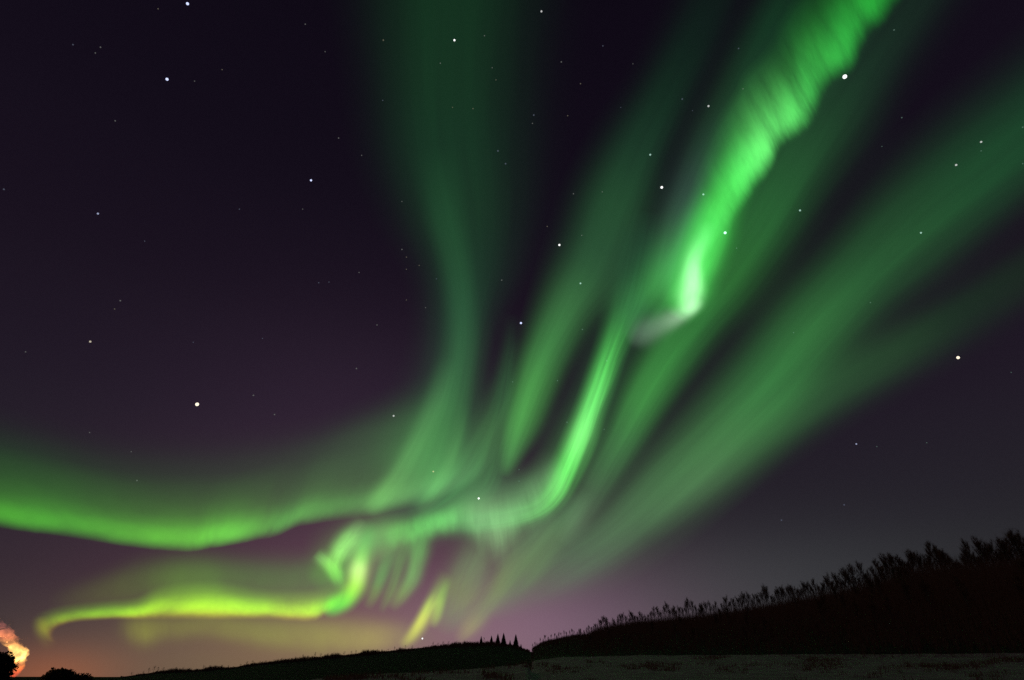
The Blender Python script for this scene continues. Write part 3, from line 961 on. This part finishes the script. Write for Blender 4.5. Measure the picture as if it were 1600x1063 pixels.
TINT = {'w': (1, 1, 1), 'b': (.62, .68, 1), 'y': (1, .88, .68), 'c': (.65, 1, .9), 'o': (1, .7, .45)}
MATS = {(c, s): star_mat('starlight', TINT[c], k) for c in TINT for s, k in (('hi', 1.3), ('mid', .5), ('lo', .10))}
bm = bmesh.new()
bmesh.ops.create_icosphere(bm, subdivisions=2, radius=1.0)
ICO_V = [v.co.copy() for v in bm.verts]
ICO_F = [tuple(v.index for v in f.verts) for f in bm.faces]
bm.free()
SR = 150000.0
star_meshes = {}
for key, m in MATS.items():
    me = bpy.data.meshes.new('star')
    me.from_pydata([tuple(v) for v in ICO_V], [], ICO_F)
    me.materials.append(m)
    star_meshes[key] = me


def star(x, y, dia, c, level, label, group=None):
    o = bpy.data.objects.new('star', star_meshes[(c, level)])
    d = ray(x, y)
    cosx = d.dot(Vector((0, math.cos(PITCH), math.sin(PITCH))))
    o.location = d * SR
    s = dia * .46 / FPX * SR * cosx
    o.scale = (s, s, s)
    tag(o, label, 'star', group)
    col.objects.link(o)


for a in [
    (1320, 120, 7.0, 'w', 'hi', 'largest and brightest white star, beside the upper right of the brightest streak'),
    (308, 632, 6.0, 'y', 'hi', 'large warm white star in dark sky above the long left arc'),
    (293, 6, 4.6, 'b', 'hi', 'bright blue white star at the top edge left of the column'),
    (261, 124, 4.6, 'b', 'hi', 'bright blue white star in the dark upper left sky'),
    (1034, 293, 4.4, 'w', 'hi', 'bright white star in the dark gap left of the brightest streak'),
    (1133, 364, 4.6, 'c', 'hi', 'pale star on the right edge of the brightest streak near its white tip'),
    (1497, 559, 5.0, 'y', 'hi', 'bright warm star at the right below the dimmest green band'),
    (874, 383, 3.6, 'w', 'hi', 'white star in dark sky just left of the narrow green blade'),
    (814, 505, 3.6, 'b', 'hi', 'bluish star between the tall column and the narrow blade'),
    (486, 282, 3.4, 'b', 'hi', 'violet blue star in dark sky left of the tall column'),
    (153, 334, 3.2, 'b', 'mid', 'blue star at the far left, halfway up the dark sky'),
    (141, 534, 3.4, 'y', 'mid', 'pale warm star at the left, upper left of the large warm star'),
    (710, 63, 3.4, 'w', 'hi', 'white star inside the top of the tall dim column'),
    (846, 18, 3.2, 'w', 'mid', 'white star near the top edge right of the tall column'),
    (1107, 166, 3.4, 'w', 'mid', 'white star in dark sky left of the upper brightest streak'),
    (1016, 242, 3.2, 'c', 'mid', 'pale cyan star on the upper part of the narrow blade'),
    (1099, 304, 3.2, 'c', 'mid', 'pale cyan star touching the left edge of the brightest streak'),
    (615, 650, 3.2, 'w', 'mid', 'pale star just left of the lower tall column'),
    (748, 779, 3.4, 'w', 'hi', 'white star just above the pale curved arc'),
    (677, 737, 2.6, 'o', 'mid', 'small orange star inside the foot of the tall column'),
    (660, 998, 2.6, 'w', 'hi', 'tiny white star touching the far ridge beside the yellow streak'),
    (1250, 329, 3.2, 'c', 'mid', 'pale star near the right edge of the broad soft band'),
    (1439, 364, 3.0, 'c', 'mid', 'pale star within the wide band at the right'),
    (1494, 258, 3.4, 'w', 'mid', 'upper right star, lower of the two on the wide band edge'),
    (1533, 222, 3.2, 'w', 'mid', 'upper right star, upper of the two on the wide band edge'),
    (907, 443, 3.0, 'c', 'mid', 'pale cyan star on the left edge of the narrow blade'),
    (1338, 694, 2.6, 'b', 'mid', 'small bluish star in dark sky below the dimmest band'),
    (1221, 813, 2.6, 'b', 'lo', 'faint star in dark sky right of the wide band foot'),
    (1319, 789, 2.6, 'b', 'lo', 'faint star high above the middle of the right hill'),
    (396, 618, 2.6, 'w', 'lo', 'faint star right of the large warm star'),
    (214, 751, 2.6, 'w', 'lo', 'faint star in the upper glow of the long left arc'),
]:
    star(*a)
for x, y, d in [(180, 189, 2.2), (114, 70, 2.4), (157, 74, 2.3), (149, 83, 2), (247, 14, 2), (6, 296, 2.8), (188, 470, 2.6), (179, 483, 2), (304, 127, 1.8),
                (347, 109, 1.8), (226, 377, 1.8), (374, 327, 1.8), (477, 38, 2), (529, 216, 2.2), (508, 81, 1.7), (498, 442, 2), (514, 441, 1.8), (561, 426, 1.8),
                (589, 508, 2), (628, 390, 2.2), (635, 402, 1.8), (655, 415, 1.8), (635, 421, 1.7), (635, 469, 1.7), (557, 576, 2.4), (429, 648, 2.4), (410, 529, 1.7),
                (140, 676, 2), (205, 706, 1.9), (40, 550, 2), (565, 243, 1.8), (473, 327, 1.6), (302, 535, 1.7)]:
    star(x, y, d, 'wwby'[int(x) % 4], 'lo', 'tiny faint star in the dark sky left of the tall column', 'faint stars left of the tall column')
for x, y, d in [(599, 63, 2.5), (757, 56, 2), (688, 99, 2), (739, 170, 2), (778, 236, 2.8), (790, 256, 2.7), (707, 168, 1.7), (598, 157, 1.8), (784, 438, 2.2), (769, 106, 1.7),
                (775, 125, 1.7), (628, 315, 1.7), (665, 481, 1.7), (682, 436, 1.6)]:
    star(x, y, d, 'wwby'[int(x) % 4], 'lo', 'tiny faint star on the glow of the tall dim column', 'faint stars on the tall column')
for x, y, d in [(834, 180, 2.6), (832, 193, 1.9), (877, 97, 2.3), (942, 72, 2.1), (907, 131, 2.1), (887, 181, 1.9), (896, 303, 2.1), (909, 368, 1.9), (855, 354, 1.9),
                (941, 300, 1.7), (970, 168, 1.5), (989, 100, 1.5), (1066, 155, 2.6), (1154, 76, 2.2), (1161, 139, 1.9), (1082, 173, 1.5)]:
    star(x, y, d, 'wwby'[int(x) % 4], 'lo', 'tiny faint star in the dark sky between column and brightest streak', 'faint stars between column and brightest streak')
for x, y, d in [(948, 564, 2.6), (910, 515, 2.4), (871, 595, 2.2), (801, 597, 2.1), (886, 660, 2.3), (811, 752, 2), (944, 671, 1.9), (811, 734, 2), (563, 857, 2.2)]:
    star(x, y, d, 'c', 'lo', 'tiny faint star among the green blades at centre', 'faint stars among the central blades')
for x, y, d in [(1397, 47, 2.5), (1409, 184, 2.2), (1533, 236, 2), (1598, 199, 2.4), (1598, 256, 2), (1151, 388, 2), (1360, 473, 2), (1240, 520, 2), (1448, 692, 1.8), (1370, 698, 1.8), (1378, 229, 1.6), (1580, 582, 1.7)]:
    star(x, y, d, 'c', 'lo', 'tiny faint star right of the brightest streak', 'faint stars right of the brightest streak')
